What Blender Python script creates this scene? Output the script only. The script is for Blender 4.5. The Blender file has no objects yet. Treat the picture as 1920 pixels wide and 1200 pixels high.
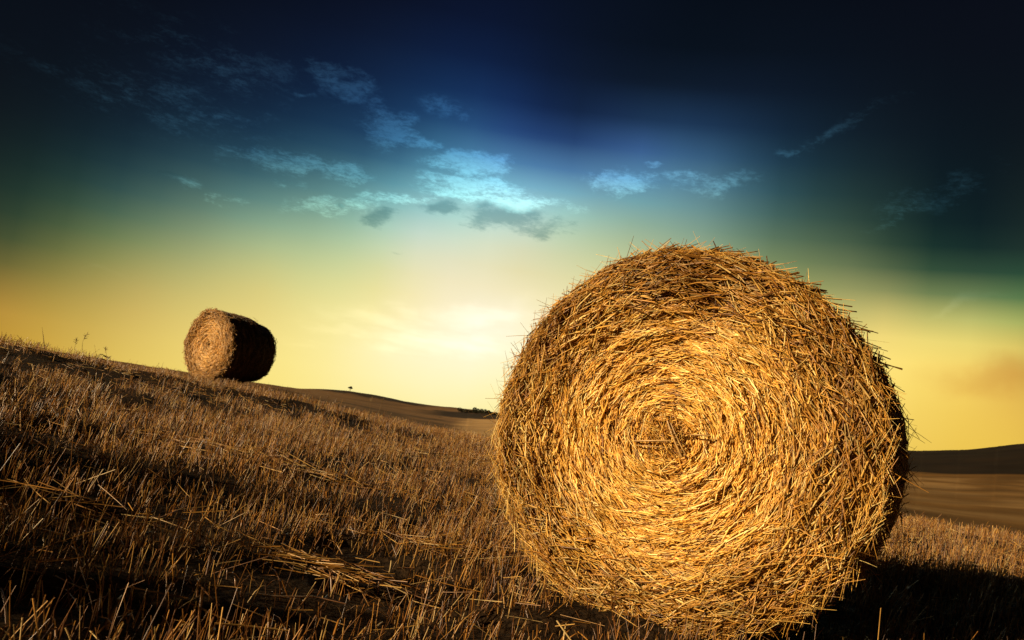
import bpy, math
import numpy as np
from mathutils import Matrix, Vector

rng = np.random.default_rng(7)
sc = bpy.context.scene
COL = sc.collection
R_ = math.radians

# ------------------------------------------------------------------ camera model
F = 1500.0                       # focal length in photo pixels (1920 wide)
PITCH, ROLL = R_(6.95), R_(9.0)
EYE = np.array([0.0, 0.0, 0.76])
fw = np.array([0, math.cos(PITCH), math.sin(PITCH)])
r0 = np.array([1.0, 0, 0]); u0 = np.array([0, -math.sin(PITCH), math.cos(PITCH)])
RT = r0*math.cos(ROLL) + u0*math.sin(ROLL)
UP = -r0*math.sin(ROLL) + u0*math.cos(ROLL)

def ray(px, py):
    px = np.asarray(px, float)[..., None]; py = np.asarray(py, float)[..., None]
    return fw + RT*(px-960)/F - UP*(py-600)/F

def azel(px, py):
    d = ray(px, py); n = np.linalg.norm(d, axis=-1)
    return np.arctan2(d[..., 0], d[..., 1]), np.arcsin(d[..., 2]/n)

def project(d):
    w = d @ fw
    return 960+F*(d @ RT)/w, 600-F*(d @ UP)/w, w

cd = bpy.data.cameras.new('camera'); cam = bpy.data.objects.new('camera', cd); COL.objects.link(cam)
M = Matrix.Identity(4)
for i in range(3):
    M[i][0], M[i][1], M[i][2], M[i][3] = RT[i], UP[i], -fw[i], EYE[i]
cam.matrix_world = M
cd.sensor_width = 36; cd.lens = 36*F/1920; cd.clip_end = 20000; cd.clip_start = .02
cd.dof.use_dof = True; cd.dof.focus_distance = 3.1; cd.dof.aperture_fstop = 9
sc.camera = cam

# ------------------------------------------------------------------ helpers
def tag(o, label=None, cat=None, group=None, kind=None):
    for k, v in (('label', label), ('category', cat), ('group', group), ('kind', kind)):
        if v: o[k] = v
    return o

def mesh_obj(name, V, Fq, mat, parent=None, tint=None, smooth=False, tri=None):
    me = bpy.data.meshes.new(name)
    V = np.asarray(V, np.float32); Fq = np.asarray(Fq, np.int32).reshape(-1, 4)
    nt = 0 if tri is None else len(tri)
    me.vertices.add(len(V)); me.vertices.foreach_set('co', V.ravel())
    idx = Fq.ravel() if nt == 0 else np.concatenate([Fq.ravel(), np.asarray(tri, np.int32).ravel()])
    me.loops.add(len(idx)); me.loops.foreach_set('vertex_index', idx)
    me.polygons.add(len(Fq)+nt)
    st = np.arange(len(Fq))*4
    if nt: st = np.concatenate([st, len(Fq)*4+np.arange(nt)*3])
    me.polygons.foreach_set('loop_start', st.astype(np.int32))
    me.update(calc_edges=True)
    if smooth: me.polygons.foreach_set('use_smooth', np.ones(len(Fq)+nt, bool))
    if tint is not None:
        a = me.color_attributes.new('tint', 'FLOAT_COLOR', 'POINT')
        c = np.ones((len(V), 4), np.float32); c[:, :3] = tint
        a.data.foreach_set('color', c.ravel())
    me.materials.append(mat)
    o = bpy.data.objects.new(name, me); COL.objects.link(o)
    if parent: o.parent = parent
    return o

def norm(a): return a/np.maximum(np.linalg.norm(a, axis=-1, keepdims=True), 1e-9)

def strands(C, rad, ref, sides=4, flat=.55, taper=None):
    """tubes along centre lines C (N,K,3), radius rad (N,), ref (N,3) -> verts, quads"""
    N, K, _ = C.shape
    T = norm(np.gradient(C, axis=1))
    A = norm(np.cross(T, ref[:, None, :])); B = np.cross(T, A)
    ang = np.arange(sides)/sides*2*np.pi
    w = rad[:, None, None, None]*np.ones((1, K, 1, 1))
    if taper is not None: w = w*np.asarray(taper)[None, :, None, None]
    V = (C[:, :, None, :] + A[:, :, None, :]*np.cos(ang)[None, None, :, None]*w
         + B[:, :, None, :]*np.sin(ang)[None, None, :, None]*w*flat)
    V = V.reshape(-1, 3)
    base = (np.arange(N)*K*sides)[:, None, None] + (np.arange(K-1)*sides)[None, :, None]
    j = np.arange(sides)[None, None, :]; j2 = (j+1) % sides
    Q = np.stack([base+j, base+j2, base+sides+j2, base+sides+j], -1).reshape(-1, 4)
    return V, Q

class Pile:
    def __init__(s): s.V, s.Q, s.C, s.n = [], [], [], 0
    def add(s, V, Q, tint):
        s.V.append(V); s.Q.append(Q+s.n); s.C.append(np.repeat(tint, len(V)//len(tint), 0)); s.n += len(V)
    def build(s, name, mat, parent=None):
        return mesh_obj(name, np.concatenate(s.V), np.concatenate(s.Q), mat, parent, np.concatenate(s.C))

def noise2(x, y, seed, freqs=(1, 2.1, 4.3), amps=(1, .5, .25), n=5):
    g = np.random.default_rng(seed); out = np.zeros_like(np.asarray(x, float))
    for f, a in zip(freqs, amps):
        for _ in range(n):
            t = g.uniform(0, 2*np.pi); p = g.uniform(0, 2*np.pi); ff = f*g.uniform(.7, 1.3)
            out = out + a/n**.5*np.sin((x*math.cos(t)+y*math.sin(t))*ff*2*np.pi+p)
    return out

def sstep(a, b, x):
    t = np.clip((x-a)/(b-a), 0, 1); return t*t*(3-2*t)

# ------------------------------------------------------------------ materials
def new_mat(name):
    m = bpy.data.materials.new(name); m.use_nodes = True
    nt = m.node_tree; return m, nt, nt.nodes['Principled BSDF']

def straw_mat(name, rough=.5, spec=.45, var=.35, scale=35.0, trans=.12):
    m, nt, b = new_mat(name); N = nt.nodes.new; L = nt.links.new
    at = N('ShaderNodeAttribute'); at.attribute_name = 'tint'
    tc = N('ShaderNodeTexCoord'); no = N('ShaderNodeTexNoise'); no.inputs['Scale'].default_value = scale; no.inputs['Detail'].default_value = 4
    L(tc.outputs['Object'], no.inputs['Vector'])
    mr = N('ShaderNodeMapRange'); mr.inputs['From Min'].default_value = .3; mr.inputs['From Max'].default_value = .7
    mr.inputs['To Min'].default_value = 1-var; mr.inputs['To Max'].default_value = 1+var
    L(no.outputs['Fac'], mr.inputs['Value'])
    mx = N('ShaderNodeVectorMath'); mx.operation = 'SCALE'
    L(at.outputs['Color'], mx.inputs[0]); L(mr.outputs['Result'], mx.inputs['Scale'])
    L(mx.outputs['Vector'], b.inputs['Base Color'])
    b.inputs['Roughness'].default_value = rough; b.inputs['Specular IOR Level'].default_value = spec
    if trans:
        out = nt.nodes['Material Output']; tr = N('ShaderNodeBsdfTranslucent'); ms = N('ShaderNodeMixShader')
        ms.inputs[0].default_value = trans
        L(mx.outputs['Vector'], tr.inputs['Color']); L(b.outputs[0], ms.inputs[1]); L(tr.outputs[0], ms.inputs[2]); L(ms.outputs[0], out.inputs['Surface'])
    return m

M_STRAW = straw_mat('bale_straw', .36, .42, .3, 30, .10)
M_STUB = straw_mat('stubble_straw', .38, .55, .35, 14, .08)
M_WEED = straw_mat('dry_weed', .6, .3, .3, 20)
M_LEAF = straw_mat('tree_leaves', .7, .2, .3, .8)

def core_mat():
    m, nt, b = new_mat('packed_straw'); N = nt.nodes.new; L = nt.links.new
    tc = N('ShaderNodeTexCoord'); no = N('ShaderNodeTexNoise'); no.inputs['Scale'].default_value = 45; no.inputs['Detail'].default_value = 8
    L(tc.outputs['Object'], no.inputs['Vector'])
    cr = N('ShaderNodeValToRGB'); cr.color_ramp.elements[0].color = (.07, .035, .012, 1); cr.color_ramp.elements[1].color = (.30, .16, .05, 1)
    cr.color_ramp.elements[0].position = .35; cr.color_ramp.elements[1].position = .7
    L(no.outputs['Fac'], cr.inputs['Fac']); L(cr.outputs['Color'], b.inputs['Base Color'])
    bp = N('ShaderNodeBump'); bp.inputs['Strength'].default_value = .9; bp.inputs['Distance'].default_value = .02
    L(no.outputs['Fac'], bp.inputs['Height']); L(bp.outputs['Normal'], b.inputs['Normal'])
    b.inputs['Roughness'].default_value = .8
    return m
M_CORE = core_mat()

def soil_mat():
    m, nt, b = new_mat('stubble_soil'); N = nt.nodes.new; L = nt.links.new
    tc = N('ShaderNodeTexCoord')
    n1 = N('ShaderNodeTexNoise'); n1.inputs['Scale'].default_value = 1.3; n1.inputs['Detail'].default_value = 6
    n2 = N('ShaderNodeTexNoise'); n2.inputs['Scale'].default_value = 38; n2.inputs['Detail'].default_value = 8
    L(tc.outputs['Object'], n1.inputs['Vector']); L(tc.outputs['Object'], n2.inputs['Vector'])
    ad = N('ShaderNodeMath'); ad.operation = 'MULTIPLY_ADD'; ad.inputs[1].default_value = .35
    L(n1.outputs['Fac'], ad.inputs[0]); L(n2.outputs['Fac'], ad.inputs[2])
    cr = N('ShaderNodeValToRGB'); e = cr.color_ramp.elements
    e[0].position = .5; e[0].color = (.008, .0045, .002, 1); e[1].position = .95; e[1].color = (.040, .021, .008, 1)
    L(ad.outputs[0], cr.inputs['Fac']); L(cr.outputs['Color'], b.inputs['Base Color'])
    bp = N('ShaderNodeBump'); bp.inputs['Strength'].default_value = 1; bp.inputs['Distance'].default_value = .03
    L(n2.outputs['Fac'], bp.inputs['Height']); L(bp.outputs['Normal'], b.inputs['Normal'])
    b.inputs['Roughness'].default_value = .95; b.inputs['Specular IOR Level'].default_value = .1
    return m
M_SOIL = soil_mat()

def hill_mat():
    m, nt, b = new_mat('hill_fields'); N = nt.nodes.new; L = nt.links.new
    at = N('ShaderNodeAttribute'); at.attribute_name = 'tint'
    tc = N('ShaderNodeTexCoord'); mp = N('ShaderNodeMapping'); mp.inputs['Scale'].default_value = (.016, .028, .03); mp.inputs['Rotation'].default_value = (0, 0, .25)
    no = N('ShaderNodeTexNoise'); no.inputs['Scale'].default_value = 1; no.inputs['Detail'].default_value = 7
    L(tc.outputs['Object'], mp.inputs['Vector']); L(mp.outputs['Vector'], no.inputs['Vector'])
    mr = N('ShaderNodeMapRange'); mr.inputs['From Min'].default_value = .3; mr.inputs['From Max'].default_value = .7
    mr.inputs['To Min'].default_value = .6; mr.inputs['To Max'].default_value = 1.35
    L(no.outputs['Fac'], mr.inputs['Value'])
    mx = N('ShaderNodeVectorMath'); mx.operation = 'SCALE'
    L(at.outputs['Color'], mx.inputs[0]); L(mr.outputs['Result'], mx.inputs['Scale']); L(mx.outputs['Vector'], b.inputs['Base Color'])
    b.inputs['Roughness'].default_value = .95; b.inputs['Specular IOR Level'].default_value = .1
    return m
M_HILL = hill_mat()

# ------------------------------------------------------------------ the field
Z0, HST = .02, .10
AZG = np.radians(np.arange(-180, 180.01, .5))
sil = np.array([(-500, 540, 14), (-250, 580, 14), (0, 632, 15), (80, 646, 15), (150, 661, 15.5), (250, 682, 16), (340, 700, 17), (430, 716, 17.5), (500, 727, 18),
                (560, 742, 18), (700, 778, 18), (850, 808, 18), (930, 822, 18), (1200, 862, 16), (1500, 925, 14), (1700, 966, 12.5), (1800, 985, 12),
                (1920, 1006, 12), (2200, 1055, 12), (2600, 1120, 12)], float)
sa, se = azel(sil[:, 0], sil[:, 1])
tgt = np.interp(AZG, np.r_[-np.pi, -1.5, sa, 1.5, np.pi], np.r_[R_(-2.2), R_(-.5), se, R_(-3), R_(-2.2)])
rcg = np.interp(AZG, np.r_[-np.pi, sa, np.pi], np.r_[14, sil[:, 2], 14])
k = np.hanning(9); k /= k.sum()
tgt = np.convolve(np.pad(tgt, 4, mode='edge'), k, 'valid'); rcg = np.convolve(np.pad(rcg, 4, mode='edge'), k, 'valid')

def prof(r, zc, rc):
    t = r/rc
    over = np.maximum(t-.92, 0)
    return Z0 + (zc-Z0)*(.45*(1-(1-np.minimum(t, 1))**2)+.55*sstep(0, 1, t)) - rc*np.where(over < .5, .13*over**2/.5*.9, .117*.5+(over-.5)*.234)
rr = np.linspace(5, 40, 240)[None, :]
lo, hi = np.full(len(AZG), -3.0), np.full(len(AZG), 3.0)
for _ in range(40):
    mid = (lo+hi)/2
    z = prof(rr, mid[:, None], rcg[:, None])
    e = np.max((z+HST-EYE[2])/rr, axis=1)
    hi = np.where(e > np.tan(tgt), mid, hi); lo = np.where(e > np.tan(tgt), lo, mid)
ZCG = (lo+hi)/2

def ground_z(x, y):
    x = np.asarray(x, float); y = np.asarray(y, float)
    r = np.hypot(x, y); az = np.arctan2(x, y)
    zc = np.interp(az, AZG, ZCG); rc = np.interp(az, AZG, rcg)
    z = prof(r, zc, rc)
    z = z + (noise2(x, y, 3, (.35, .9), (.012, .008)) )*np.clip(r/2, 0, 1)
    return z

def gp(px, py):
    """world ground point under a photo pixel"""
    d = ray(px, py); t = np.linspace(.5, 30, 6000)
    P = EYE + d*t[:, None]
    h = P[:, 2]-ground_z(P[:, 0], P[:, 1])
    q = h/t
    i = np.argmax(h < 0) if (h < 0).any() else 1600+np.argmin(q[1600:4000])
    return P[i]

# ruts / flattened swaths: polylines in world, half width, clearing strength
def band(pts, w, s): return np.array([gp(*p)[:2] for p in pts]), w, s
BANDS = [band([(-150, 900), (60, 958), (330, 1000), (640, 1052), (800, 1075)], .17, .9),
         band([(-100, 1085), (120, 1110), (300, 1140), (520, 1178)], .09, .7),
         band([(640, 1100), (800, 1135), (1010, 1178), (1200, 1190)], .10, .85),
         band([(60, 800), (270, 832), (430, 852), (600, 895), (690, 915)], .16, .6),
         band([(690, 842), (800, 862), (945, 880)], .22, .5),
         band([(700, 925), (860, 945), (960, 965)], .10, .75),
         band([(640, 1010), (780, 1030), (900, 1045)], .09, .6),
         band([(-100, 648), (0, 663), (120, 685), (240, 706), (340, 722), (450, 742), (560, 765)], 2.2, .98),
         ]
def band_dist(x, y):
    best = np.zeros_like(x)
    for P, w, s in BANDS:
        dmin = np.full_like(x, 1e9)
        for a, b in zip(P[:-1], P[1:]):
            ab = b-a; t = np.clip(((x-a[0])*ab[0]+(y-a[1])*ab[1])/(ab@ab), 0, 1)
            dmin = np.minimum(dmin, np.hypot(x-a[0]-t*ab[0], y-a[1]-t*ab[1]))
        ww = w*(1+.45*noise2(x, y, 11, (.8, 2), (1, .6)))
        best = np.maximum(best, s*(1-sstep(.7, 1.25, dmin/np.maximum(ww, .02))))
    return best

def field_mesh():
    ra = np.concatenate([[0], np.geomspace(.35, 42, 230)])
    aa = np.unique(np.concatenate([np.linspace(-np.pi, np.pi, 121), np.radians(np.arange(-46, 46, .45))]))[:-1]
    Rg, Ag = np.meshgrid(ra, aa, indexing='ij'); X, Y = Rg*np.sin(Ag), Rg*np.cos(Ag)
    Z = ground_z(X, Y) - .05*band_dist(X.ravel(), Y.ravel()).reshape(X.shape)*np.clip(Rg/3, 0, 1.6)
    Z += noise2(X, Y, 5, (3, 7), (.006, .004))*np.clip(4/np.maximum(Rg, .1), 0, 1)
    nr, na = X.shape
    i, j = np.meshgrid(np.arange(nr-1), np.arange(na), indexing='ij'); j2 = (j+1) % na
    Q = np.stack([i*na+j, (i+1)*na+j, (i+1)*na+j2, i*na+j2], -1).reshape(-1, 4)
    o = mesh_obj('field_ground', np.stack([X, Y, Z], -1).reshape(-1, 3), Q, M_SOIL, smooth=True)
    tag(o, 'dark brown soil of the harvested field rising to a ridge', 'ground', kind='structure')
field_mesh()

# ------------------------------------------------------------------ distant hills
def hills():
    px = np.array([-900, 0, 400, 560, 600, 655, 700, 760, 800, 850, 900, 935, 1100, 1400, 1710, 1800, 1920, 2200, 2900], float)
    hy = 785-(960-px)*math.tan(ROLL)
    ha, _ = azel(px, hy)
    # elevation offsets in photo pixels above the horizon, ring by ring
    rings = [36, 90, 200, 330, 520, 680, 830, 980, 1150, 1700, 3000, 9000]
    T = np.array([
        [-90, -70, -60, -55, -56, -56, -62, -66, -68, -70, -68, -66, -80, -95, -110, -110, -112, -115, -110],
        [-50, -45, -40, -36, -37, -40, -43, -47, -48, -48, -44, -42, -45, -65, -84, -84, -86, -90, -80],
        [-35, -30, -26, -25, -26, -28, -30, -32, -33, -32, -28, -24, -25, -40, -58, -56, -54, -50, -40],
        [-25, -22, -19, -17, -18, -19, -21, -23, -23, -21, -16, -11, -8, -20, -32, -28, -18, -10, 0],
        [-18, -16, -13, -13, -12, -13, -14, -15, -15, -12, -6, 0, 3, 0, -3, 6, 18, 35, 40],
        [-14, -13, -11, -10, -9, -9, -9, -11, -10, -4, 1, 2, 10, 16, 17, 27, 44, 75, 70],
        [-11, -11, -10, -8, -5, -3, -4, -5, -4, 1, 4, 4, 15, 30, 44, 58, 82, 110, 100],
        [-10, -10, -9, -7, -1, 4, 4, 1, 1, 3.5, 6, 7, 16, 36, 58, 74, 106, 140, 120],
        [-14, -14, -12, -10, -4, 1, 1, -2, -2, 0, 3, 4, 12, 34, 56, 70, 98, 130, 110],
        [-20]*18+[20], [-16]*19, [-10]*19], float)
    ra = np.concatenate([np.geomspace(36, 520, 46), np.linspace(535, 1160, 60), np.geomspace(1200, 9000, 12)])
    aa = np.unique(np.concatenate([np.linspace(-np.pi, np.pi, 181), np.radians(np.arange(-45, 50, .16))]))[:-1]
    ak = np.r_[-np.pi, ha, np.pi]
    Tk = np.concatenate([T[:, :1]*.5-10, T, T[:, :1]*.5-10], 1)
    rows = np.stack([np.interp(aa, ak, t) for t in Tk])
    off = np.stack([np.interp(np.log(ra), np.log(rings), rows[:, j]) for j in range(len(aa))], 1)
    kk = np.hanning(7); kk /= kk.sum()
    off = np.apply_along_axis(lambda v: np.convolve(np.pad(v, 3, mode='edge'), kk, 'valid'), 0, off)
    off = np.apply_along_axis(lambda v: np.convolve(np.pad(v, 3, mode='edge'), kk, 'valid'), 1, off)
    A, Rr = np.meshgrid(aa, ra); X, Y = Rr*np.sin(A), Rr*np.cos(A)
    Z = EYE[2] + Rr*off/F*np.maximum(np.cos(A), .5)
    Z += noise2(X/60, Y/60, 21, (1, 2.2), (.25, .12))*np.clip((Rr-60)/300, 0, 1)
    # crop colours, and the shade on the right hill painted in
    P = np.stack([X, Y, Z], -1)-EYE
    qx, qy, w = project(P.reshape(-1, 3)); qx = np.where(w > 1, qx, -3000).reshape(X.shape); qy = qy.reshape(X.shape)
    n = noise2(X/80, Y/80, 31, (1, 2.5), (1, .5))
    n2 = noise2(X/22, Y/50, 37, (1, 2.5), (1, .6))
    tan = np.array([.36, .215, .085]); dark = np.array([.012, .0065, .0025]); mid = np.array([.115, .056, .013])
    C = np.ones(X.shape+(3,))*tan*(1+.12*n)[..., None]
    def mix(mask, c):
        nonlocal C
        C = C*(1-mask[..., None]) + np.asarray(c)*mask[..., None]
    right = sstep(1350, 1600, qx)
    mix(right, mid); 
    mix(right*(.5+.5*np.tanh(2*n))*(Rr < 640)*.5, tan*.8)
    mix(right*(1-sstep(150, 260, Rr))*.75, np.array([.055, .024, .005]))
    mix(right*(Rr > 690), dark)  # the hill's shade as a near-black ground colour
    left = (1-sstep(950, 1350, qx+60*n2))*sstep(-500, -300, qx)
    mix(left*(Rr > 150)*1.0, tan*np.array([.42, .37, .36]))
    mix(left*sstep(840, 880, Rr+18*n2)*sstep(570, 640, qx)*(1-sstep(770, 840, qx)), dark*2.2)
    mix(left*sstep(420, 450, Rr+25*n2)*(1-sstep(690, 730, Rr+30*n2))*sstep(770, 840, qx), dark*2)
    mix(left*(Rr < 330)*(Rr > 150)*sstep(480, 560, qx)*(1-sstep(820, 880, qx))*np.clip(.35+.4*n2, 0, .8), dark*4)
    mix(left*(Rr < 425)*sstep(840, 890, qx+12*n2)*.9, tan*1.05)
    nr, na = X.shape
    i, j = np.meshgrid(np.arange(nr-1), np.arange(na), indexing='ij'); j2 = (j+1) % na
    Q = np.stack([i*na+j, (i+1)*na+j, (i+1)*na+j2, i*na+j2], -1).reshape(-1, 4)
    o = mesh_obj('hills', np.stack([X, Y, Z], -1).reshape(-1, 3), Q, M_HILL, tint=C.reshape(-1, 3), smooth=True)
    tag(o, 'rolling tan and dark brown farmland hills beyond the stubble field', 'hills', kind='structure')
    def hz(x, y):
        r = math.hypot(x, y); a = math.atan2(x, y)
        return Z[np.argmin(abs(ra-r)), np.argmin(abs(aa-a))]
    return hz
hill_z = hills()

# ------------------------------------------------------------------ straw colours
PAL = np.array([(.74, .385, .066), (.86, .52, .125), (.59, .275, .040), (.40, .175, .028), (.21, .086, .017), (.90, .66, .24)])
def straw_cols(n, w, g=None):
    g = g or rng
    w = np.asarray(w, float); w /= w.sum()
    return PAL[g.choice(len(PAL), n, p=w)]*g.uniform(.8, 1.18, (n, 1))

# ------------------------------------------------------------------ bales
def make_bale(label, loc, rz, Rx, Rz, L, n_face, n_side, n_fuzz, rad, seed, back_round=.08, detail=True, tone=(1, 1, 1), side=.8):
    g = np.random.default_rng(seed)
    root = bpy.data.objects.new('straw_bale', None); COL.objects.link(root)
    root.location = loc; root.rotation_euler = (0, 0, rz)
    tag(root, label, 'straw bale', 'round straw bales on the stubble field')
    ph = g.uniform(0, 6.28, 6)
    sx = Rx/Rz
    def rim(th):
        v = 1+.010*np.sin(2*th+ph[0])+.009*np.sin(3*th+ph[1])+.006*np.sin(5*th+ph[2])
        return Rz*v
    def relief(r, th):                      # out of the face (towards local -Y) positive
        zz = r*np.sin(th)/Rz; q = r/Rz
        s = .005*np.sin(2*np.pi*r/.085+th+1.2*np.sin(2*th+ph[3])) + .0045*np.sin(2*np.pi*r/.037+3*th+ph[4])
        s = s + .006*noise2(th*2.2, r*11, seed+21, (1, 2), (1, .7)) + .016*np.sin(5.1*r*np.cos(th)*2+ph[5])*np.sin(4.3*r*np.sin(th)*2+ph[0]) + .012*np.sin(19*r*np.cos(th)+ph[2]+3*zz)*np.sin(17*r*np.sin(th)+ph[3])
        s = s + .05*np.clip(zz, 0, 1)**2 - .03*np.exp(-(q/.10)**2)
        edge = np.clip((q-.86)/.16, 0, 1.3)
        return s - (.10 if detail else .03)*edge**2.2
    def xyz(r, th, out): return np.stack([r*np.cos(th)*sx, -out, r*np.sin(th)+Rz], -1)
    # packed core: one closed drum
    na = 128; th = np.arange(na)/na*2*np.pi
    prof = [(q, None) for q in np.linspace(0.02, .97, 26)]
    rows = []
    for q, _ in prof:
        r = q*rim(th); rows.append(xyz(r, th, relief(r, th)-.022))
    for s in np.linspace(.1, 1, 14):
        y = s*L; sh = 1-back_round*sstep(.55, 1.0, np.array(s))*1.0 - .012
        bump = 1+.006*np.sin(9*s*6+th*3)
        r = rim(th)*sh*bump; v = xyz(r, th, np.full(na, -y)); rows.append(v)
    for q in np.linspace(.9, .02, 10):
        r = q*rim(th)*(1-back_round-.012); rows.append(xyz(r, th, np.full(na, -L-.05*(1-q))))
    V = np.concatenate(rows); nr = len(rows)
    i, j = np.meshgrid(np.arange(nr-1), np.arange(na), indexing='ij'); j2 = (j+1) % na
    Q = np.stack([i*na+j, i*na+j2, (i+1)*na+j2, (i+1)*na+j], -1).reshape(-1, 4)
    mesh_obj('core', V, Q, M_CORE, root, smooth=True)
    # wound straw of the sunlit end
    S = np.array([-.5, -.17, .17, .5])
    def face_straws(n, qlo, qhi, jit, lay, lmin, lmax, wts, rscale=1., tilt=6, back=False, shade_amt=.7):
        q = np.sqrt(g.uniform(qlo**2, qhi**2, n)); th = g.uniform(0, 2*np.pi, n)
        r = q*rim(th)
        ln = g.uniform(lmin, lmax, n)*np.clip(.35+q*1.6, .4, 1)
        lock = noise2(th*r*5, r*9, seed+9, (1, 2.3), (1, .7)); phi = np.radians(g.normal(2, jit, n)+lock*9*(.5+q)); ten = np.tan(np.radians(g.normal(0, tilt, n)))
        bend = g.normal(0, .05, n)
        s = S[None]*ln[:, None]
        x0, z0 = r*np.cos(th), r*np.sin(th)
        tx, tz = -np.sin(th), np.cos(th)
        dx = tx*np.cos(phi)-np.cos(th)*np.sin(phi); dz = tz*np.cos(phi)-np.sin(th)*np.sin(phi)
        curv = np.where(g.random(n) < .75, g.uniform(.3, 1.0, n)/np.maximum(r, .12), g.normal(0, 2.0, n))
        X = x0[:, None]+dx[:, None]*s - np.cos(th)[:, None]*.5*curv[:, None]*s**2
        Z = z0[:, None]+dz[:, None]*s - np.sin(th)[:, None]*.5*curv[:, None]*s**2
        rr_ = np.hypot(X, Z); tt = np.arctan2(Z, X)
        out = relief(rr_, tt)+g.uniform(lay[0], lay[1], n)[:, None]+s*ten[:, None]+bend[:, None]*s**2/.1*.5
        if back: out = -(L+.03) - g.uniform(0, .02, n)[:, None] - s*ten[:, None]
        C = np.stack([X*sx, -out, Z+Rz], -1)
        ref = norm(np.stack([g.normal(0, .5, n), -np.ones(n), g.normal(0, .5, n)], -1))
        rd = rad*rscale*np.where(g.random(n) < .12, g.uniform(1.2, 1.9, n), g.uniform(.55, 1.2, n))
        V, Q = strands(C, rd, ref, 4, .6)
        c = straw_cols(n, wts, g)
        # shade of the outer and upper windings, browned into the straw colour
        ring_shade = sstep(.56, .95, q+.10*noise2(x0*2, z0*2, seed+2))*shade_amt*(.72+.28*np.clip(z0/Rz+.4, 0, 1))
        c = c*(1-ring_shade[:, None]) + c*np.array([.32, .235, .19])*ring_shade[:, None]
        centre_lit = 1-sstep(.40, .85, q+.28*np.clip(z0/Rz, 0, 1)); c = c*(1+.22*centre_lit[:, None]*np.array([1, 1.12, 1.2]))  # brighter lower centre: light put into the straw colour
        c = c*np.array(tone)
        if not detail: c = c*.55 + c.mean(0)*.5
        # brown stained streaks that follow the winding
        st = np.clip(noise2(th*1.1, r*4, seed+5, (1, 2), (1, .6))-.75, 0, 1)*.6
        c = c*(1-st[:, None]*np.array([.45, .55, .62]))
        return V, Q, c
    p = Pile(); k = n_face
    p.add(*face_straws(int(k*.30), .02, .97, 8, (-.04, -.012), .12, .32, (2, .8, 4, 4, 3.0, .1), shade_amt=1.0))  # deep layers in darker browns: shade of the gaps put into the colour
    p.add(*face_straws(int(k*.44), .03, .98, 9, (-.018, .006), .08, .27, (5, 3.4, 4, 2.4, 1.6, 1.7), shade_amt=1.0))
    p.add(*face_straws(int(k*.11), .04, .97, 20, (-.004, .014), .05, .17, (5, 4, 3, 1.2, .6, 3), .85, 10, shade_amt=.6))
    p.add(*face_straws(int(k*.11), .70, 1.0, 26, (-.03, .045), .06, .20, (4, 3.4, 3, 2, 1.6, 2), 1.1, 14, shade_amt=.72))
    if detail:
        # loose wad in the eye of the winding
        n = 260; c0 = g.normal(0, .045, (n, 2)); a = g.uniform(0, np.pi, n); ln = g.uniform(.04, .15, n)
        s = S[None]*ln[:, None]; el = np.tan(np.radians(g.normal(0, 16, n)))
        X = c0[:, :1]+np.cos(a)[:, None]*s; Z = c0[:, 1:]+np.sin(a)[:, None]*s
        C = np.stack([X, .012-g.uniform(0, .03, n)[:, None]+el[:, None]*s, Z+Rz], -1)
        V, Q = strands(C, rad*g.uniform(.6, 1.3, n), norm(g.normal(0, 1, (n, 3))+np.array([0, -1.5, 0])), 4, .6)
        p.add(V, Q, straw_cols(n, (4, 2, 4, 2.5, 1.5, .6), g))
        for (xa, za), (xb, zb), w in (((-.005, .062), (.07, -.065), 2.3), ((.01, .055), (.085, -.055), 1.5), ((-.13, -.035), (.02, -.012), 1.9), ((.09, .022), (.17, .03), 1.5), ((-.12, -.05), (.01, -.04), 1.3)):
            t = np.linspace(0, 1, 4)
            C = np.stack([xa+(xb-xa)*t, -.028-.012*np.sin(t*3), Rz+za+(zb-za)*t], -1)[None]
            V, Q = strands(C, np.array([rad*w]), np.array([[.2, -1, .1]]), 4, .5)
            p.add(V, Q, np.array([[.42, .24, .08]]))
    p.build('wound_end', M_STRAW, root)
    # straw wrapped round the drum
    p = Pile(); n = n_side
    y = L*g.uniform(.01, 1, n)**.9; th = g.uniform(0, 2*np.pi, n); ln = g.uniform(.08, .28, n)
    sh = 1-back_round*sstep(.55, 1.0, y/L)
    ax = np.tan(np.radians(g.normal(0, 14, n))); ten = np.radians(g.normal(0, 5, n))
    s = S[None]*ln[:, None]
    tt = th[:, None]+s/Rz
    r = rim(tt)*sh[:, None]-.012+g.uniform(-.012, .012, n)[:, None]+s*np.tan(ten)[:, None]
    C = np.stack([r*np.cos(tt)*sx, y[:, None]+ax[:, None]*s, r*np.sin(tt)+Rz], -1)
    ref = norm(np.stack([np.cos(th), g.normal(0, .3, n), np.sin(th)], -1)+g.normal(0, .3, (n, 3)))
    V, Q = strands(C, rad*g.uniform(.6, 1.25, n), ref, 4, .6)
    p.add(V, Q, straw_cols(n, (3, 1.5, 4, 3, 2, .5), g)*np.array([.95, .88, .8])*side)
    V, Q, c = face_straws(int(n_face*.08), .03, 1-back_round-.02, 14, (0, 0), .1, .25, (3, 2, 4, 3, 2, .5), 1, 6, True); p.add(V, Q, c)
    if detail: p.build('wrapped_side', M_STRAW, root); p = Pile()
    # ends that stick out of the rim
    n = n_fuzz
    th = g.uniform(0, 2*np.pi, n); r = rim(th)*g.uniform(.90, 1.0, n); ln = g.uniform(.04, .15, n)*np.where(g.random(n) < .05, 1.5, 1)
    y = np.where(g.random(n) < .6, g.uniform(-.03, .08, n), g.uniform(0, L*.9, n))
    a = np.radians(g.normal(0, 45, n)) + np.where(g.random(n) < .5, 0, np.pi)
    rad_ = np.abs(g.normal(.18, .30, n))
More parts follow.
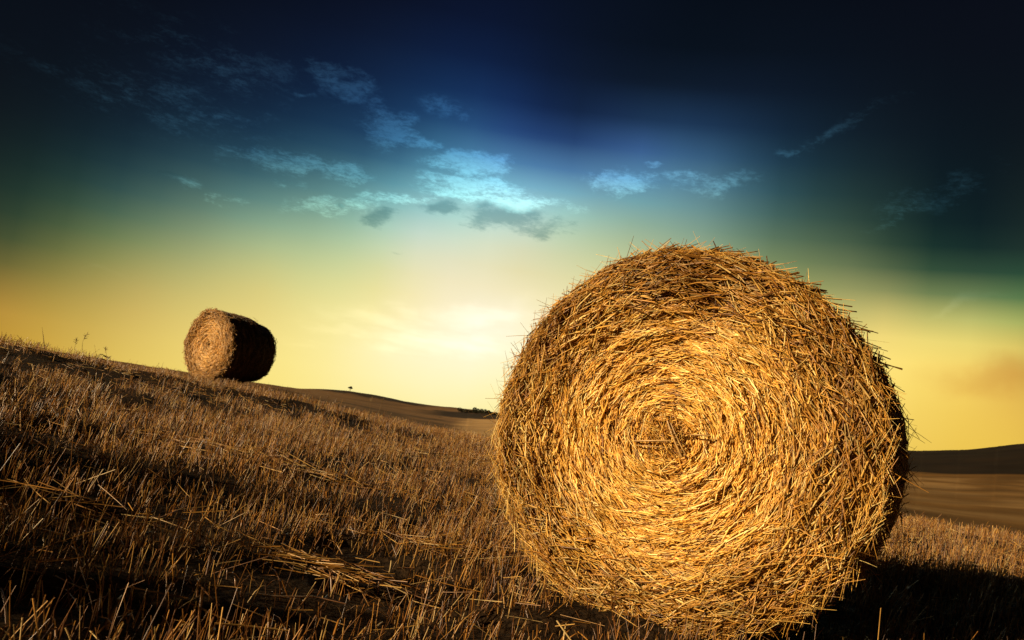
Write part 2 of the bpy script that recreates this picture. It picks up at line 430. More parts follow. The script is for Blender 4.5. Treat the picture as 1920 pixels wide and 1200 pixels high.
    d = np.stack([-np.sin(th)*np.cos(a)+np.cos(th)*rad_, np.sin(a)*.6-.15, np.cos(th)*np.cos(a)+np.sin(th)*rad_], -1); d = norm(d)
    P0 = np.stack([r*np.cos(th)*sx, y, r*np.sin(th)+Rz], -1)
    sag = g.normal(0, .10, (n, 3))
    t = np.linspace(0, 1, 4)[None, :, None]
    C = P0[:, None, :] + d[:, None, :]*ln[:, None, None]*(t-.25) + sag[:, None, :]*ln[:, None, None]*t**2
    V, Q = strands(C, rad*g.uniform(.35, .95, n), norm(g.normal(0, 1, (n, 3))), 4, .55, (1, 1, .9, .6))
    p.add(V, Q, straw_cols(n, (4, 4, 3, 2, 1.2, 2), g))
    p.build('loose_straw' if detail else 'wrapped_side', M_STRAW, root)
    return root

# near bale: the eye of its end sits at photo pixel (1250, 818), 3.1 m in front of the lens
Pn = EYE + ray(1254, 820)*3.1
NRX, NRZ = .785, .745
print('near bale base z', Pn[2]-NRZ, 'ground', ground_z(Pn[0], Pn[1]), Pn)
YAW = R_(-31)
near_loc = (Pn[0], Pn[1], Pn[2]-NRZ)
near = make_bale('large round straw bale, its wound end facing the viewer and lit golden', near_loc, YAW, NRX, NRZ, 1.2, 92000, 14000, 5200, .0019, 101)
Pf = EYE + ray(391, 646)*16.5
FR = .735
print('far bale base z', Pf[2]-FR, 'ground', ground_z(Pf[0], Pf[1]), Pf)
far_loc = (Pf[0], Pf[1], Pf[2]-FR)
far = make_bale('small round straw bale alone on the field ridge with its dark side against yellow sky', far_loc, R_(-31), FR, FR, 1.22, 15000, 8000, 300, .0040, 202, back_round=.13, detail=False, tone=(1.0, 1.02, 1.5), side=.16)  # low side value puts the unlit drum's shade into its straw colour

def in_bale(x, y, loc, rz, hw, L, pad=.0):
    dx, dy = x-loc[0], y-loc[1]; c, s = math.cos(-rz), math.sin(-rz)
    u, v = dx*c-dy*s, dx*s+dy*c
    return (abs(u) < hw+pad) & (v > -.02-pad) & (v < L+pad)

# ------------------------------------------------------------------ stubble
def scatter(n, r1, r2, amax):
    r = np.sqrt(rng.uniform(r1*r1, r2*r2, n)); a = rng.uniform(-amax, amax, n)
    return r*np.sin(a), r*np.cos(a), r, a

def stubble():
    p = Pile()
    def batch(dens, r1, r2, K, rad, hmean, amax=R_(50)):
        n = int(dens*amax*(r2*r2-r1*r1))
        x, y, r, a = scatter(n, r1, r2, amax)
        rc = np.interp(a, AZG, rcg)
        bd = band_dist(x, y)
        pat = noise2(x, y, 41, (.5, 1.4, 3), (1, .8, .5))
        keep = (rng.random(n) > bd) & (r < rc*1.35) & (rng.random(n) < .70+.34*pat)
        keep &= ~in_bale(x, y, near_loc, YAW, .30, 1.2) & ~in_bale(x, y, far_loc, YAW, .35, 1.22)
        x, y, r, bd, pat = x[keep], y[keep], r[keep], bd[keep], pat[keep]; n = len(x)
        h = np.clip(rng.normal(hmean, .026, n), .035, .22)*(1-.45*bd)*(1+.12*pat)
        tall = rng.random(n) < .025; h = np.where(tall, h*rng.uniform(1.2, 1.8, n), h)
        # stalks under the bale are pressed short
        under = in_bale(x, y, near_loc, YAW, .62, 1.2, .03) | in_bale(x, y, far_loc, YAW, .6, 1.22, .03)
        h = np.where(under, h*.35, h)
        lean = np.stack([rng.normal(.13, .19, n), rng.normal(0, .19, n)], -1)*np.where(tall, 2., 1)[:, None]
        fallen = rng.random(n) < .07
        lean = np.where(fallen[:, None], rng.normal(0, .9, (n, 2)), lean)
        z = ground_z(x, y)-.03-.05*bd*np.clip(r/3, 0, 1.6)
        t = np.linspace(0, 1, K)[None, :]
        bend = rng.normal(0, .12, (n, 2))
        X = x[:, None]+h[:, None]*(lean[:, :1]*t+bend[:, :1]*t**2); Y = y[:, None]+h[:, None]*(lean[:, 1:]*t+bend[:, 1:]*t**2)
        Z = z[:, None]+(h[:, None]+.02)*t
        C = np.stack([X, Y, Z], -1)
        V, Q = strands(C, rad*rng.uniform(.6, 1.3, n), np.stack([rng.normal(0, 1, n), rng.normal(0, 1, n), np.zeros(n)+.01], -1), 3 if K == 2 else 4, .75)
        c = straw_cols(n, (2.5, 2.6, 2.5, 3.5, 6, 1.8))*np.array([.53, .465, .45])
        p.add(V, Q, c)
    batch(900, .75, 5.0, 3, .0014, .095)
    batch(700, 5.0, 10.0, 2, .0018, .098)
    batch(400, 10.0, 25.0, 2, .0026, .11)
    # dry leaf blades between the stalks
    n = 5200; x, y, r, a = scatter(n, .8, 7, R_(48)); bd = band_dist(x, y)
    kp = (rng.random(n) > bd*.8) & ~in_bale(x, y, near_loc, YAW, .5, 1.2); x, y, r = x[kp], y[kp], r[kp]; n = len(x)
    h = rng.uniform(.05, .16, n); d = rng.uniform(0, 2*np.pi, n); w = rng.uniform(.2, 1.1, n)
    t = np.linspace(0, 1, 4)[None]
    C = np.stack([x[:, None]+np.cos(d)[:, None]*h[:, None]*w[:, None]*t, y[:, None]+np.sin(d)[:, None]*h[:, None]*w[:, None]*t,
                  ground_z(x, y)[:, None]+h[:, None]*(1.3*t-.75*t**2)*.9], -1)
    V, Q = strands(C, rng.uniform(.0018, .0042, n), np.stack([np.cos(d), np.sin(d), np.ones(n)*.4], -1), 4, .2, (.8, 1, .8, .2))
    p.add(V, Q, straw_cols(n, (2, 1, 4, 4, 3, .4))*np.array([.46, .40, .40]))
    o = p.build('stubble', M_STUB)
    tag(o, 'cut golden brown cereal stubble standing across the field', 'stubble', kind='stuff')
stubble()

def litter():
    p = Pile(); xs, ys, ds, ls, zs, br = [], [], [], [], [], []
    # strewn along the flattened swaths
    for bi, (P, w, s) in enumerate(BANDS):
        for a, b in zip(P[:-1], P[1:]):
            L = np.linalg.norm(b-a); far_ = bi == 7
            n = int(L*(12 if far_ else (13, 12, 14, 22, 30, 16, 16)[bi])*min(1, .5+w))
            t = rng.random(n); q = a+(b-a)*t[:, None]; ang = math.atan2(b[1]-a[1], b[0]-a[0])
            q = q+rng.normal(0, w*.8, (n, 2))
            xs.append(q[:, 0]); ys.append(q[:, 1]); ds.append(ang+rng.normal(0, .55, n)); ls.append(rng.uniform(.06, .2, n)); zs.append(rng.uniform(.0, .05, n))
    # tidy bright wads
    for (px, py, n, sx_, sy_) in ((610, 1095, 70, .17, .05), (400, 850, 40, .4, .10), (900, 872, 60, .45, .12), (150, 968, 16, .2, .05), (860, 1050, 36, .2, .06), (580, 895, 40, .3, .08), (180, 672, 40, .9, .3)):
        c = gp(px, py); q = c[:2]+np.stack([rng.normal(0, sx_, n), rng.normal(0, sy_, n)], -1)
        xs.append(q[:, 0]); ys.append(q[:, 1]); ds.append(rng.normal(-.05, .35, n)); ls.append(rng.uniform(.08, .26, n)); zs.append(rng.uniform(.01, .07, n))
    n = 3600; x, y, r, a = scatter(n, .9, 13, R_(48))
    xs.append(x); ys.append(y); ds.append(rng.uniform(0, 2*np.pi, n)); ls.append(rng.uniform(.05, .19, n)); zs.append(rng.uniform(.0, .08, n))
    x, y, d, l, dz = map(np.concatenate, (xs, ys, ds, ls, zs))
    kp = ~in_bale(x, y, near_loc, YAW, .45, 1.2, .0) & ~in_bale(x, y, far_loc, YAW, .5, 1.2)
    x, y, d, l, dz = x[kp], y[kp], d[kp], l[kp], dz[kp]; n = len(x)
    t = np.linspace(-.5, .5, 4)[None]; el = rng.normal(0, .16, n); cv = rng.normal(0, .6, n)
    s = t*l[:, None]
    X = x[:, None]+np.cos(d)[:, None]*s-np.sin(d)[:, None]*cv[:, None]*s**2; Y = y[:, None]+np.sin(d)[:, None]*s+np.cos(d)[:, None]*cv[:, None]*s**2
    Z = ground_z(X, Y)+.012+dz[:, None]+el[:, None]*s
    C = np.stack([X, Y, np.maximum(Z, ground_z(X, Y)-.01)], -1)
    V, Q = strands(C, rng.uniform(.0014, .0032, n), norm(rng.normal(0, .5, (n, 3))+np.array([0, 0, 1])), 4, .65)
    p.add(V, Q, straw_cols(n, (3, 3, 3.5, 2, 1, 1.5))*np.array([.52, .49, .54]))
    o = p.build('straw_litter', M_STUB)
    tag(o, 'loose cut straw lying in drifts over the stubble', 'loose straw', kind='stuff')
litter()

# ------------------------------------------------------------------ weeds on the ridge
def weed(label, base_px, top_px, r, head, curl=0.0):
    d = ray(*base_px); d = d/np.hypot(d[0], d[1]); B = EYE+d*r; gz = float(ground_z(B[0], B[1]))
    d2 = ray(*top_px); d2 = d2/np.hypot(d2[0], d2[1]); Tp = EYE+d2*r
    base = np.array([B[0], B[1], gz]); vec = Tp-base
    root = bpy.data.objects.new('dry_weed', None); COL.objects.link(root); root.location = base
    tag(root, label, 'weed', 'dry weeds along the field ridge')
    t = np.linspace(0, 1, 7); side = np.array([1, .1, 0])
    C = vec[None]*t[:, None] + side*(curl*np.linalg.norm(vec)*np.clip(t-.55, 0, 1)**2*2.2)[:, None]
    C[:, 2] -= abs(curl)*np.linalg.norm(vec)*.35*np.clip(t-.7, 0, 1)**1.2
    C[0, 2] -= .04
    V, Q = strands(C[None], np.array([0.0045 if head != 'blade' else .012]), np.array([[.1, 1, .05]]), 4, .4, np.linspace(1, .35, 7) if head != 'blade' else np.linspace(1, .1, 7))
    col = np.array([[.16, .095, .035]])
    mesh_obj('blade' if head == 'blade' else 'stem', V, Q, M_WEED, root, np.repeat(col, len(V), 0))
    if head != 'blade':
        n = 16; e = C[-1]; dirn = norm((C[-1]-C[-3])[None])[0]
        tt = rng.random(n); P0 = e-dirn*(tt*.10)[:, None]; dd = norm(dirn*.8+rng.normal(0, .45, (n, 3)))
        CC = P0[:, None]+dd[:, None]*np.linspace(0, .05, 3)[None, :, None]
        V, Q = strands(CC, np.full(n, .0038), norm(rng.normal(0, 1, (n, 3))), 4, .6, (.7, 1, .3))
        mesh_obj('seed_head', V, Q, M_WEED, root, np.tile(np.array([[.24, .15, .06]]), (len(V), 1)))
    # lower leaves
    if head == 'leafy':
        n = 7; tt = rng.uniform(.1, .6, n); P0 = vec[None]*tt[:, None]; dd = norm(np.stack([rng.normal(0, 1, n), rng.normal(0, 1, n), rng.uniform(.2, .9, n)], -1))
        CC = P0[:, None]+dd[:, None]*np.linspace(0, .14, 4)[None, :, None]; CC[:, -1, 2] -= .02
        V, Q = strands(CC, np.full(n, .011), norm(rng.normal(0, 1, (n, 3))), 4, .25, (.5, 1, .8, .1))
        mesh_obj('leaf', V, Q, M_WEED, root, np.tile(np.array([[.13, .085, .03]]), (len(V), 1)))
weed('thick dark grass blade leaning left, tallest on the left ridge', (86, 650), (79, 613), 14.6, 'blade')
weed('thin upright weed on the ridge with a hooked drooping head', (156, 664), (155, 624), 15.0, 'stem', .35)
weed('pale short weed leaning right beside the hooked one', (139, 660), (143, 636), 15.0, 'stem', .1)
weed('bushy low weed with leaves on the ridge left of the small bale', (203, 672), (199, 652), 15.6, 'leafy', -.15)
weed('slender weed standing upright right of the small bale against the far hill', (694, 768), (696, 745), 17.0, 'stem', .05)
weed('slender weed tilted right in front of the tan hill', (709, 772), (717, 748), 17.0, 'stem', .12)

# ------------------------------------------------------------------ far tree and hedge
def leaf_cloud(centres, radii, n, size, seed):
    g = np.random.default_rng(seed)
    ci = g.choice(len(centres), n, p=np.prod(radii, 1)**(2/3)/np.sum(np.prod(radii, 1)**(2/3)))
    d = norm(g.normal(0, 1, (n, 3)))*g.uniform(.45, 1.0, n)[:, None]**.6
    P = centres[ci]+d*radii[ci]
    a = norm(g.normal(0, 1, (n, 3))); b = norm(np.cross(a, g.normal(0, 1, (n, 3)))); s = size*g.uniform(.6, 1.3, n)[:, None]
    V = np.stack([P+a*s, P+b*s*.6, P-a*s, P-b*s*.6], 1).reshape(-1, 3)
    Q = np.arange(n*4).reshape(-1, 4)
    c = np.repeat(np.array([.035, .035, .010])*g.uniform(.6, 1.5, (n, 1)), 4, 0)
    return V, Q, c

def tree():
    r = 965; d = ray(656, 733); d = d/np.hypot(d[0], d[1]); x, y = d[0]*r, d[1]*r
    z = hill_z(x, y)
    root = bpy.data.objects.new('lone_tree', None); COL.objects.link(root); root.location = (x, y, z)
    tag(root, 'tiny dark round crowned tree standing alone on the far hill crest', 'tree')
    C = np.array([[(0, 0, -1.0), (.1, 0, 1.2), (0, .1, 2.4), (.25, 0, 4.0)], [(0, 0, 1.9), (.5, .1, 2.7), (1.0, .2, 3.3), (1.5, .2, 4.0)], [(0, 0, 1.9), (-.5, .1, 2.7), (-1.0, -.2, 3.3), (-1.4, -.2, 3.9)]], float)
    V, Q = strands(C, np.array([.36, .2, .2]), np.array([[.2, 1, .1]]*3), 8, 1, (1, .8, .65, .35))
    mesh_obj('trunk', V, Q, M_LEAF, root, np.tile(np.array([[.05, .03, .015]]), (len(V), 1)))
    ce = np.array([(0, 0, 4.6), (1.5, .2, 3.9), (-1.5, -.2, 4.0), (.3, 1.2, 4.2), (.4, -1.2, 4.2), (.6, 0, 5.3)], float)
    ra = np.array([(1.6, 1.6, 1.2), (1.4, 1.3, .9), (1.3, 1.3, .85), (1.3, 1.3, 1), (1.3, 1.3, 1), (1.2, 1.2, .8)])
    V, Q, c = leaf_cloud(ce, ra, 2600, .26, 5)
    mesh_obj('crown', V, Q, M_LEAF, root, c)
tree()

def bush(label, px, py, r, w, h, seed):
    d = ray(px, py); d = d/np.hypot(d[0], d[1]); x, y = d[0]*r, d[1]*r; z = hill_z(x, y)
    g = np.random.default_rng(seed); n = max(3, int(w/2.2))
    ce = np.stack([np.linspace(-w/2, w/2, n), g.normal(0, .8, n), h*g.uniform(.35, .6, n)], -1); ra = np.stack([np.full(n, w/n*.9), np.full(n, 2.2), h*g.uniform(.4, .62, n)], -1)
    V, Q, c = leaf_cloud(ce, ra, 1500, .42, seed)
    o = mesh_obj('bush', V, Q, M_LEAF, None, c*.4); o.location = (x, y, z-.3); o.rotation_euler = (0, 0, -math.atan2(x, y))
    tag(o, label, 'bush', 'dark bushes on the far hill edge')
bush('dark rounded bush on the far hill edge, tallest of the three bushes', 903, 771, 690, 12, 4.2, 61)
bush('low dark bush nearest the left rim of the large bale', 930, 772, 690, 12, 3.0, 62)
bush('long low dark hedge bush at the left end of the row on the far hill', 884, 773, 665, 20, 3.0, 63)

# unseen hedge, added sunward of the field to shade the near stubble
def shade_hedge():
    g = np.random.default_rng(77); u = np.array([.875, .485]); v = np.array([-.485, .875])
    root = bpy.data.objects.new('hedge', None); COL.objects.link(root)
    o2 = u*-6.3+v*3.0; root.location = (o2[0], o2[1], float(ground_z(o2[0], o2[1])))
    tag(root, 'loose dark green hedge added out of view to shade the near stubble', 'hedge')
    n = 26; pp = np.linspace(-1.9, 5.4, n); ce = np.stack([v[0]*pp+g.normal(0, .15, n), v[1]*pp+g.normal(0, .15, n), 1.05+g.normal(0, .12, n)], -1)
    ra = np.stack([np.full(n, .45), np.full(n, .45), 1.05+g.normal(0, .1, n)], -1)
    V, Q, c = leaf_cloud(ce, ra, 23000, .055, 78); mesh_obj('foliage', V, Q, M_LEAF, root, c*1.3)
    C = np.stack([np.stack([ce[:, 0], ce[:, 1], np.full(n, -.1)], -1), np.stack([ce[:, 0]+.05, ce[:, 1], np.full(n, .6)], -1), np.stack([ce[:, 0], ce[:, 1]+.06, np.full(n, 1.5)], -1)], 1)
    for k_ in range(n):
        V, Q = strands(C[k_:k_+1], np.array([.022]), np.array([[.3, 1, .1]]), 6, 1, (1, .8, .4))
        mesh_obj('stem', V, Q, M_LEAF, root, np.tile(np.array([[.07, .045, .025]]), (len(V), 1)))
shade_hedge()

# ------------------------------------------------------------------ sky
SUN_AZ, SUN_EL = R_(-119), R_(18)       # azimuth from +Y towards +X
sd = np.array([math.sin(SUN_AZ)*math.cos(SUN_EL), math.cos(SUN_AZ)*math.cos(SUN_EL), math.sin(SUN_EL)])
sl = bpy.data.lights.new('sun', 'SUN'); sl.energy = 5.0; sl.angle = R_(.5); sl.color = (1, .78, .47)
so = bpy.data.objects.new('sun', sl); COL.objects.link(so)
so.rotation_euler = Vector(sd).to_track_quat('Z', 'Y').to_euler(); so.location = (-20, -20, 20)

def lin(c): c = np.clip(np.asarray(c, float)/255, 0, 1); return np.where(c <= .04045, c/12.92, ((c+.055)/1.055)**2.4)
SKY = [  # photo x, y, displayed colour
 (0, 0, 2, 4, 12), (240, 0, 3, 5, 15), (480, 0, 4, 8, 24), (720, 0, 5, 10, 30), (960, 0, 5, 12, 36), (1200, 0, 3, 8, 22), (1440, 0, 2, 5, 14), (1920, 0, 3, 3, 11),
 (0, 150, 4, 8, 14), (240, 150, 7, 16, 28), (480, 150, 11, 25, 46), (720, 130, 13, 32, 62), (960, 150, 12, 32, 68), (1090, 150, 9, 22, 46), (1200, 150, 7, 17, 34), (1320, 180, 10, 24, 42), (1200, 205, 15, 34, 56), (1060, 205, 14, 32, 62), (960, 210, 22, 50, 96), (1440, 150, 6, 15, 29), (1680, 150, 4, 9, 18), (1920, 150, 3, 5, 11),
 (0, 290, 16, 30, 26), (240, 290, 24, 48, 56), (480, 290, 34, 66, 84), (720, 290, 44, 82, 112), (960, 270, 46, 80, 136), (1070, 245, 22, 46, 80), (1060, 290, 46, 78, 138), (1200, 245, 32, 62, 98), (1190, 285, 60, 94, 154), (1320, 270, 36, 68, 104), (1330, 320, 70, 112, 140), (1440, 280, 24, 50, 72), (1680, 290, 10, 24, 30), (1920, 290, 6, 14, 16),
 (0, 380, 32, 52, 38), (240, 380, 62, 92, 84), (480, 380, 96, 138, 130), (720, 370, 112, 174, 176), (840, 385, 150, 208, 204), (1060, 380, 140, 200, 204), (960, 360, 136, 202, 214), (1200, 370, 106, 164, 176), (1440, 380, 56, 92, 96), (1680, 380, 26, 46, 42), (1920, 380, 14, 28, 24),
 (0, 400, 40, 56, 38), (120, 440, 84, 98, 58), (0, 470, 76, 84, 44), (240, 450, 118, 136, 84), (480, 450, 164, 184, 138), (720, 430, 176, 208, 186), (800, 440, 206, 220, 206), (960, 430, 208, 222, 208), (1080, 430, 176, 200, 170), (1200, 430, 150, 172, 142), (860, 480, 222, 222, 186), (1000, 480, 214, 212, 170), (1440, 460, 100, 122, 90), (1680, 470, 44, 66, 46), (1920, 470, 28, 44, 34),
 (0, 520, 132, 112, 48), (240, 520, 176, 160, 86), (480, 520, 208, 198, 120), (720, 520, 226, 220, 150), (960, 510, 230, 222, 164), (1440, 530, 150, 160, 96), (1600, 500, 100, 116, 76), (1640, 560, 168, 164, 96), (1720, 530, 72, 100, 62), (1800, 500, 34, 58, 40), (1800, 555, 96, 122, 76), (1920, 545, 48, 90, 56),
 (0, 590, 196, 150, 56), (240, 590, 206, 178, 88), (480, 600, 232, 212, 122), (720, 590, 252, 238, 164), (960, 590, 255, 246, 210), (1680, 600, 226, 206, 110), (1800, 600, 212, 204, 110), (1920, 590, 150, 170, 92),
 (0, 640, 190, 150, 46), (240, 650, 222, 194, 92), (480, 670, 248, 228, 132), (720, 660, 255, 246, 192), (900, 650, 255, 250, 216), (1750, 660, 246, 222, 112), (1920, 650, 232, 208, 98),
 (480, 720, 250, 228, 120), (720, 740, 254, 240, 160), (940, 740, 255, 244, 172), (1750, 740, 238, 206, 90), (1920, 740, 224, 184, 74), (1920, 700, 208, 160, 64), (1750, 840, 238, 200, 78), (1920, 830, 232, 192, 70),
 (960, 820, 250, 232, 140), (1400, 760, 248, 230, 140), (1400, 620, 236, 220, 130), (1200, 640, 252, 238, 160), (1200, 820, 246, 226, 130), (480, 800, 240, 214, 110), (0, 760, 190, 150, 50), (1700, 950, 220, 180, 70),
 (-500, 0, 2, 3, 8), (-500, 300, 8, 14, 14), (-500, 500, 60, 56, 24), (-500, 640, 110, 84, 28), (2400, 100, 2, 3, 7), (2400, 400, 8, 14, 14), (2400, 650, 120, 104, 48), (2400, 850, 140, 112, 46),
 (0, -350, 1, 2, 6), (960, -350, 2, 4, 14), (1920, -350, 1, 2, 6), (960, -700, 1, 2, 8), (-500, -500, 1, 2, 5), (2400, -500, 1, 2, 5)]
SKY = np.array(SKY, float)
low = sstep(440, 540, SKY[:, 1]); SKY[:, 4] += 4*low*(SKY[:, 2] > 150); SKY[:, 3] -= 1*low; SKY = np.minimum(SKY, np.array([1e9, 1e9, 255, 255, 255]))
def tps_fit(P, Vv, lam):
    n = len(P); d = np.hypot(P[:, None, 0]-P[None, :, 0], P[:, None, 1]-P[None, :, 1])
    Kk = np.where(d > 0, d*d*np.log(np.maximum(d, 1e-9)), 0)+lam*np.eye(n)
    Pm = np.c_[np.ones(n), P]; A = np.block([[Kk, Pm], [Pm.T, np.zeros((3, 3))]])
    w = np.linalg.solve(A, np.r_[Vv, np.zeros((3, Vv.shape[1]))])
    def f(Qp):
        d = np.hypot(Qp[:, None, 0]-P[None, :, 0], Qp[:, None, 1]-P[None, :, 1])
        return np.where(d > 0, d*d*np.log(np.maximum(d, 1e-9)), 0) @ w[:n] + np.c_[np.ones(len(Qp)), Qp] @ w[n:]
    return f
sky_f = tps_fit(SKY[:, :2]/500, SKY[:, 2:], .012)

def sky_col(az, el):
    """displayed colour of the sky in world direction (radians)"""
    d = np.array([math.sin(az)*math.cos(el), math.cos(az)*math.cos(el), math.sin(el)])
    w = d @ fw
    back = np.array([1, 2, 6]) + np.array([54, 40, 16])*math.exp(-(max(el, 0)/R_(9))**1.2)
    if w < .3: return lin(back)
    x, y, _ = project(d)
    c = sky_f(np.array([[np.clip(x, -500, 2400), np.clip(y, -700, 960)]])/500)[0]
    k = sstep(.3, .62, np.array(w))
    return lin(np.clip(c, 1, 255))*k+lin(back)*(1-k)

W = bpy.data.worlds.new('World'); sc.world = W; W.use_nodes = True
nt = W.node_tree; nt.nodes.clear(); N = nt.nodes.new; L = nt.links.new
def math_(op, a, b=None, c=None):
    n = N('ShaderNodeMath'); n.operation = op
    for i, v in enumerate((a, b, c)):
        if v is None: continue
        if isinstance(v, (int, float)): n.inputs[i].default_value = v
        else: L(v, n.inputs[i])
    return n.outputs[0]
def maprange(v, a, b, c=0, d=1, smooth=True):
    n = N('ShaderNodeMapRange'); n.interpolation_type = 'SMOOTHSTEP' if smooth else 'LINEAR'
    L(v, n.inputs['Value'])
    for k_, x in zip(('From Min', 'From Max', 'To Min', 'To Max'), (a, b, c, d)): n.inputs[k_].default_value = x
    return n.outputs['Result']
def mixc(f, a, b, mode='MIX'):
    n = N('ShaderNodeMix'); n.data_type = 'RGBA'; n.blend_type = mode; n.clamp_factor = True
    if isinstance(f, (int, float)): n.inputs[0].default_value = f
    else: L(f, n.inputs[0])
    for i, v in ((6, a), (7, b)):
        if isinstance(v, (tuple, list, np.ndarray)): n.inputs[i].default_value = (*v[:3], 1)
        else: L(v, n.inputs[i])
    return n.outputs[2]
tc = N('ShaderNodeTexCoord'); sep = N('ShaderNodeSeparateXYZ'); L(tc.outputs['Generated'], sep.inputs[0])
az = math_('ARCTAN2', sep.outputs[0], sep.outputs[1]); el = math_('ARCSINE', sep.outputs[2])
ELS = np.radians([-6, -3, -1.5, 0, 1.5, 3, 4.5, 6, 7.5, 9, 10.5, 12, 13.5, 15, 16.5, 18, 20, 22, 24.5, 27, 30, 34, 40, 50, 70, 90])
elf = maprange(el, R_(-6), R_(90), 0, 1, False)
AZS = np.radians(np.r_[-180, -95, -60, -48, np.arange(-40, 44, 2.5), 50, 62, 95, 180])
col = None
for i, a in enumerate(AZS):
    cr = N('ShaderNodeValToRGB'); L(elf, cr.inputs['Fac']); ee = cr.color_ramp.elements
    for k_, e in enumerate(ELS):
        pos = (e-ELS[0])/(ELS[-1]-ELS[0])
        if 0 < k_ < len(ELS)-1: ee.new(float(pos))
    for k_, e in enumerate(ELS): ee[k_].color = (*sky_col(a, e), 1)
    cr.color_ramp.interpolation = 'LINEAR'
    col = cr.outputs['Color'] if col is None else mixc(maprange(az, AZS[i-1], a, 0, 1, False), col, cr.outputs['Color'])

# cloud layer: flat-bottomed noise in a plane overhead, gathered into patches
den = math_('ADD', math_('MAXIMUM', sep.outputs[2], 0.0), .10)
cx = math_('DIVIDE', sep.outputs[0], den); cy = math_('DIVIDE', sep.outputs[1], den)
cv = N('ShaderNodeCombineXYZ'); L(cx, cv.inputs[0]); L(cy, cv.inputs[1])
def noise(vec, scale, detail, rough, dist=0., seed=0):
    n = N('ShaderNodeTexNoise'); n.noise_dimensions = '4D'; n.inputs['W'].default_value = seed
    n.inputs['Scale'].default_value = scale; n.inputs['Detail'].default_value = detail; n.inputs['Roughness'].default_value = rough; n.inputs['Distortion'].default_value = dist
    L(vec, n.inputs['Vector']); return n.outputs['Fac']
ae = N('ShaderNodeCombineXYZ'); L(az, ae.inputs[0]); L(el, ae.inputs[1])
wv = N('ShaderNodeVectorMath'); wv.operation = 'MULTIPLY_ADD'      # ragged outlines for the patches
nz = N('ShaderNodeTexNoise'); nz.inputs['Scale'].default_value = 22; nz.inputs['Detail'].default_value = 4; L(ae.outputs[0], nz.inputs['Vector'])
L(nz.outputs['Color'], wv.inputs[0]); wv.inputs[1].default_value = (.09, .036, 0)
sb = N('ShaderNodeVectorMath'); sb.operation = 'SUBTRACT'; L(ae.outputs[0], sb.inputs[0]); sb.inputs[1].default_value = (.045, .018, 0); L(sb.outputs[0], wv.inputs[2])
def patches(lst, vec):
    tot = None
    for (x, y, hw, hh, ang, s) in lst:
        a0, e0 = azel(x, y)
        mp = N('ShaderNodeMapping'); mp.vector_type = 'TEXTURE'
        mp.inputs['Location'].default_value = (float(a0), float(e0), 0); mp.inputs['Rotation'].default_value = (0, 0, R_(-(ang)+9))
        mp.inputs['Scale'].default_value = (hw/F, hh/F, 1); L(vec, mp.inputs['Vector'])
        ln = N('ShaderNodeVectorMath'); ln.operation = 'LENGTH'; L(mp.outputs[0], ln.inputs[0])
        v = maprange(ln.outputs['Value'], 1.3, .10, 0, s)
        tot = v if tot is None else math_('MAXIMUM', tot, v)
    return tot
bright = [(640, 150, 92, 36, 18, 1.0), (735, 238, 78, 44, 22, 1.15), (800, 272, 45, 16, 0, .95), (545, 305, 130, 30, 4, 1.0), (660, 325, 55, 20, -5, .9), (890, 310, 125, 26, 2, 1.25), (880, 345, 130, 18, 3, 1.2),
          (890, 350, 150, 26, 4, 1.05), (930, 376, 190, 22, 6, 1.1), (740, 372, 110, 18, 4, .95), (1165, 338, 95, 32, 2, 1.2), (1345, 346, 100, 28, -2, 1.1), (1240, 305, 28, 8, 5, .9), (1262, 330, 40, 14, 6, .8),
          (1480, 287, 34, 13, -8, .8), (1570, 240, 150, 20, -24, .52), (350, 345, 50, 16, 10, .7), (820, 195, 55, 25, 14, .55), (430, 375, 30, 12, 0, .6), (530, 348, 36, 12, 5, .55),
          (640, 388, 120, 24, -4, .8), (420, 120, 260, 70, 12, .48), (300, 190, 270, 70, 8, .48), (580, 180, 40, 9, -2, .75), (430, 221, 40, 8, -3, .6), (870, 215, 30, 14, 5, .45), (1740, 370, 160, 44, -12, .45), (1690, 405, 90, 12, -16, .5)]
darkc = [(715, 410, 55, 20, -6, 1.15), (825, 392, 50, 22, -10, 1.15), (940, 405, 125, 34, 6, 1.2), (1000, 430, 120, 22, 4, 1.0), (632, 384, 34, 10, 2, .95), (1040, 425, 90, 16, 6, .7), (325, 332, 45, 9, 6, .6), (735, 470, 28, 5, 12, .6)]
nA = noise(cv.outputs[0], 9, 9, .62, .35, 1.3); nB = noise(cv.outputs[0], 44, 9, .72, .6, 4.1)
nn = math_('ADD', math_('MULTIPLY', nA, .55), math_('MULTIPLY', nB, .45))
pb = patches(bright, wv.outputs[0])
mb = maprange(math_('ADD', nn, math_('MULTIPLY', math_('SUBTRACT', pb, .75), .20)), .39, .62)
mb = math_('MULTIPLY', mb, maprange(pb, .02, .62, 0, 1))
mb = math_('MULTIPLY', mb, maprange(nB, .30, .62, .55, 1.0))
lit = N('ShaderNodeVectorMath'); lit.operation = 'MULTIPLY_ADD'; L(col, lit.inputs[0]); lit.inputs[1].default_value = (1.9, 1.95, 1.85); lit.inputs[2].default_value = (.010, .030, .046)
col = mixc(math_('MULTIPLY', mb, .9), col, lit.outputs[0])
pd = patches(darkc, wv.outputs[0])
md = maprange(math_('ADD', nn, math_('MULTIPLY', math_('SUBTRACT', pd, .66), .36)), .40, .70)
md = math_('MULTIPLY', md, maprange(pd, 0, .4, 0, 1))
dk = N('ShaderNodeVectorMath'); dk.operation = 'MULTIPLY'; L(col, dk.inputs[0]); dk.inputs[1].default_value = (.40, .52, .56)
col = mixc(math_('MULTIPLY', md, .8), col, dk.outputs[0])
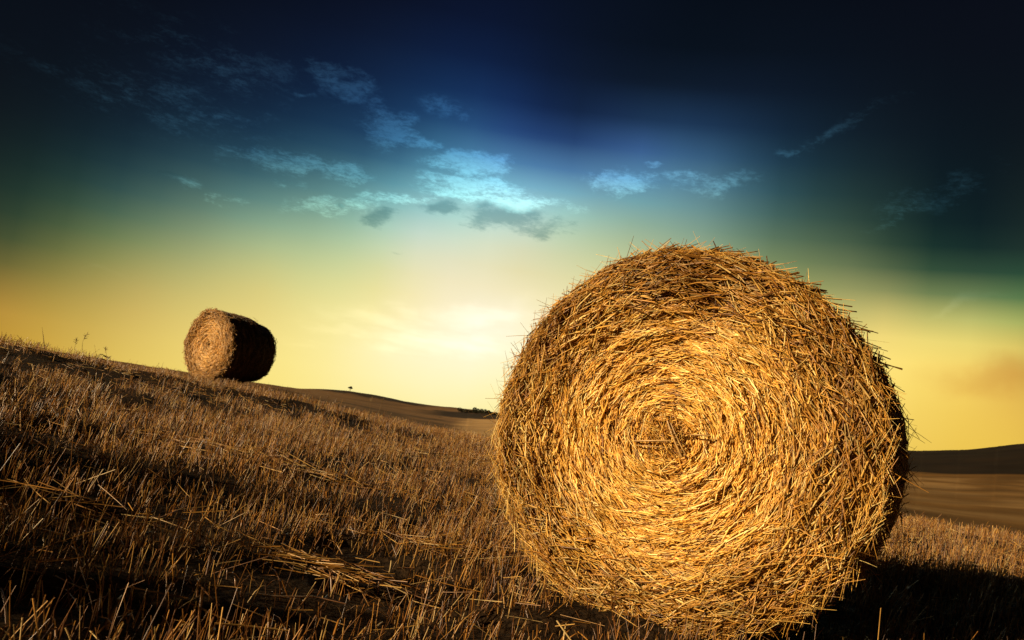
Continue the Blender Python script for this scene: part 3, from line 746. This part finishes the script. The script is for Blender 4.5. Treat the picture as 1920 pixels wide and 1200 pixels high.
# thin glowing veils low over the hills
veil = [(770, 585, 70, 22, 25, .8), (900, 590, 190, 40, -4, .9), (720, 600, 150, 26, 10, .8), (640, 620, 110, 16, 12, .7), (820, 640, 190, 40, 3, 1.0), (185, 508, 45, 8, 14, .8), (1790, 575, 90, 12, -12, .8), (560, 640, 60, 14, 8, .5)]
pv = patches(veil, wv.outputs[0])
mv = math_('MULTIPLY', maprange(math_('ADD', noise(cv.outputs[0], 3.2, 6, .55, .4, 8.), math_('MULTIPLY', pv, .35)), .42, 1.05), pv)
vl = N('ShaderNodeVectorMath'); vl.operation = 'MULTIPLY_ADD'; L(col, vl.inputs[0]); vl.inputs[1].default_value = (1.35, 1.35, 1.5); vl.inputs[2].default_value = (.03, .03, .04)
col = mixc(math_('MULTIPLY', mv, .45), col, vl.outputs[0])
br = [(1860, 705, 120, 34, 0, 1.)]
pbr = patches(br, wv.outputs[0])
bd_ = N('ShaderNodeVectorMath'); bd_.operation = 'MULTIPLY'; L(col, bd_.inputs[0]); bd_.inputs[1].default_value = (.8, .62, .5)
col = mixc(math_('MULTIPLY', pbr, .6), col, bd_.outputs[0])

bg1 = N('ShaderNodeBackground'); bg1.inputs['Strength'].default_value = .66; L(col, bg1.inputs['Color'])
st = N('ShaderNodeTexSky'); st.sky_type = 'NISHITA'; st.sun_disc = False; st.sun_elevation = SUN_EL; st.sun_rotation = SUN_AZ % (2*math.pi)
st.air_density = 1; st.dust_density = .5
dim = N('ShaderNodeVectorMath'); dim.operation = 'SCALE'; L(st.outputs['Color'], dim.inputs[0]); dim.inputs['Scale'].default_value = .012   # deep-filtered exposure of the clear sky
bg2 = N('ShaderNodeBackground'); bg2.inputs['Strength'].default_value = .1; L(dim.outputs[0], bg2.inputs['Color'])
ad = N('ShaderNodeAddShader'); L(bg1.outputs[0], ad.inputs[0]); L(bg2.outputs[0], ad.inputs[1])
wo = N('ShaderNodeOutputWorld'); L(ad.outputs[0], wo.inputs['Surface'])

# ------------------------------------------------------------------ render settings
sc.view_settings.view_transform = 'Standard'; sc.view_settings.look = 'None'; sc.view_settings.exposure = .6; sc.view_settings.gamma = 1
sc.cycles.max_bounces = 5; sc.cycles.diffuse_bounces = 2; sc.cycles.glossy_bounces = 2; sc.cycles.transmission_bounces = 3
sc.cycles.use_adaptive_sampling = True
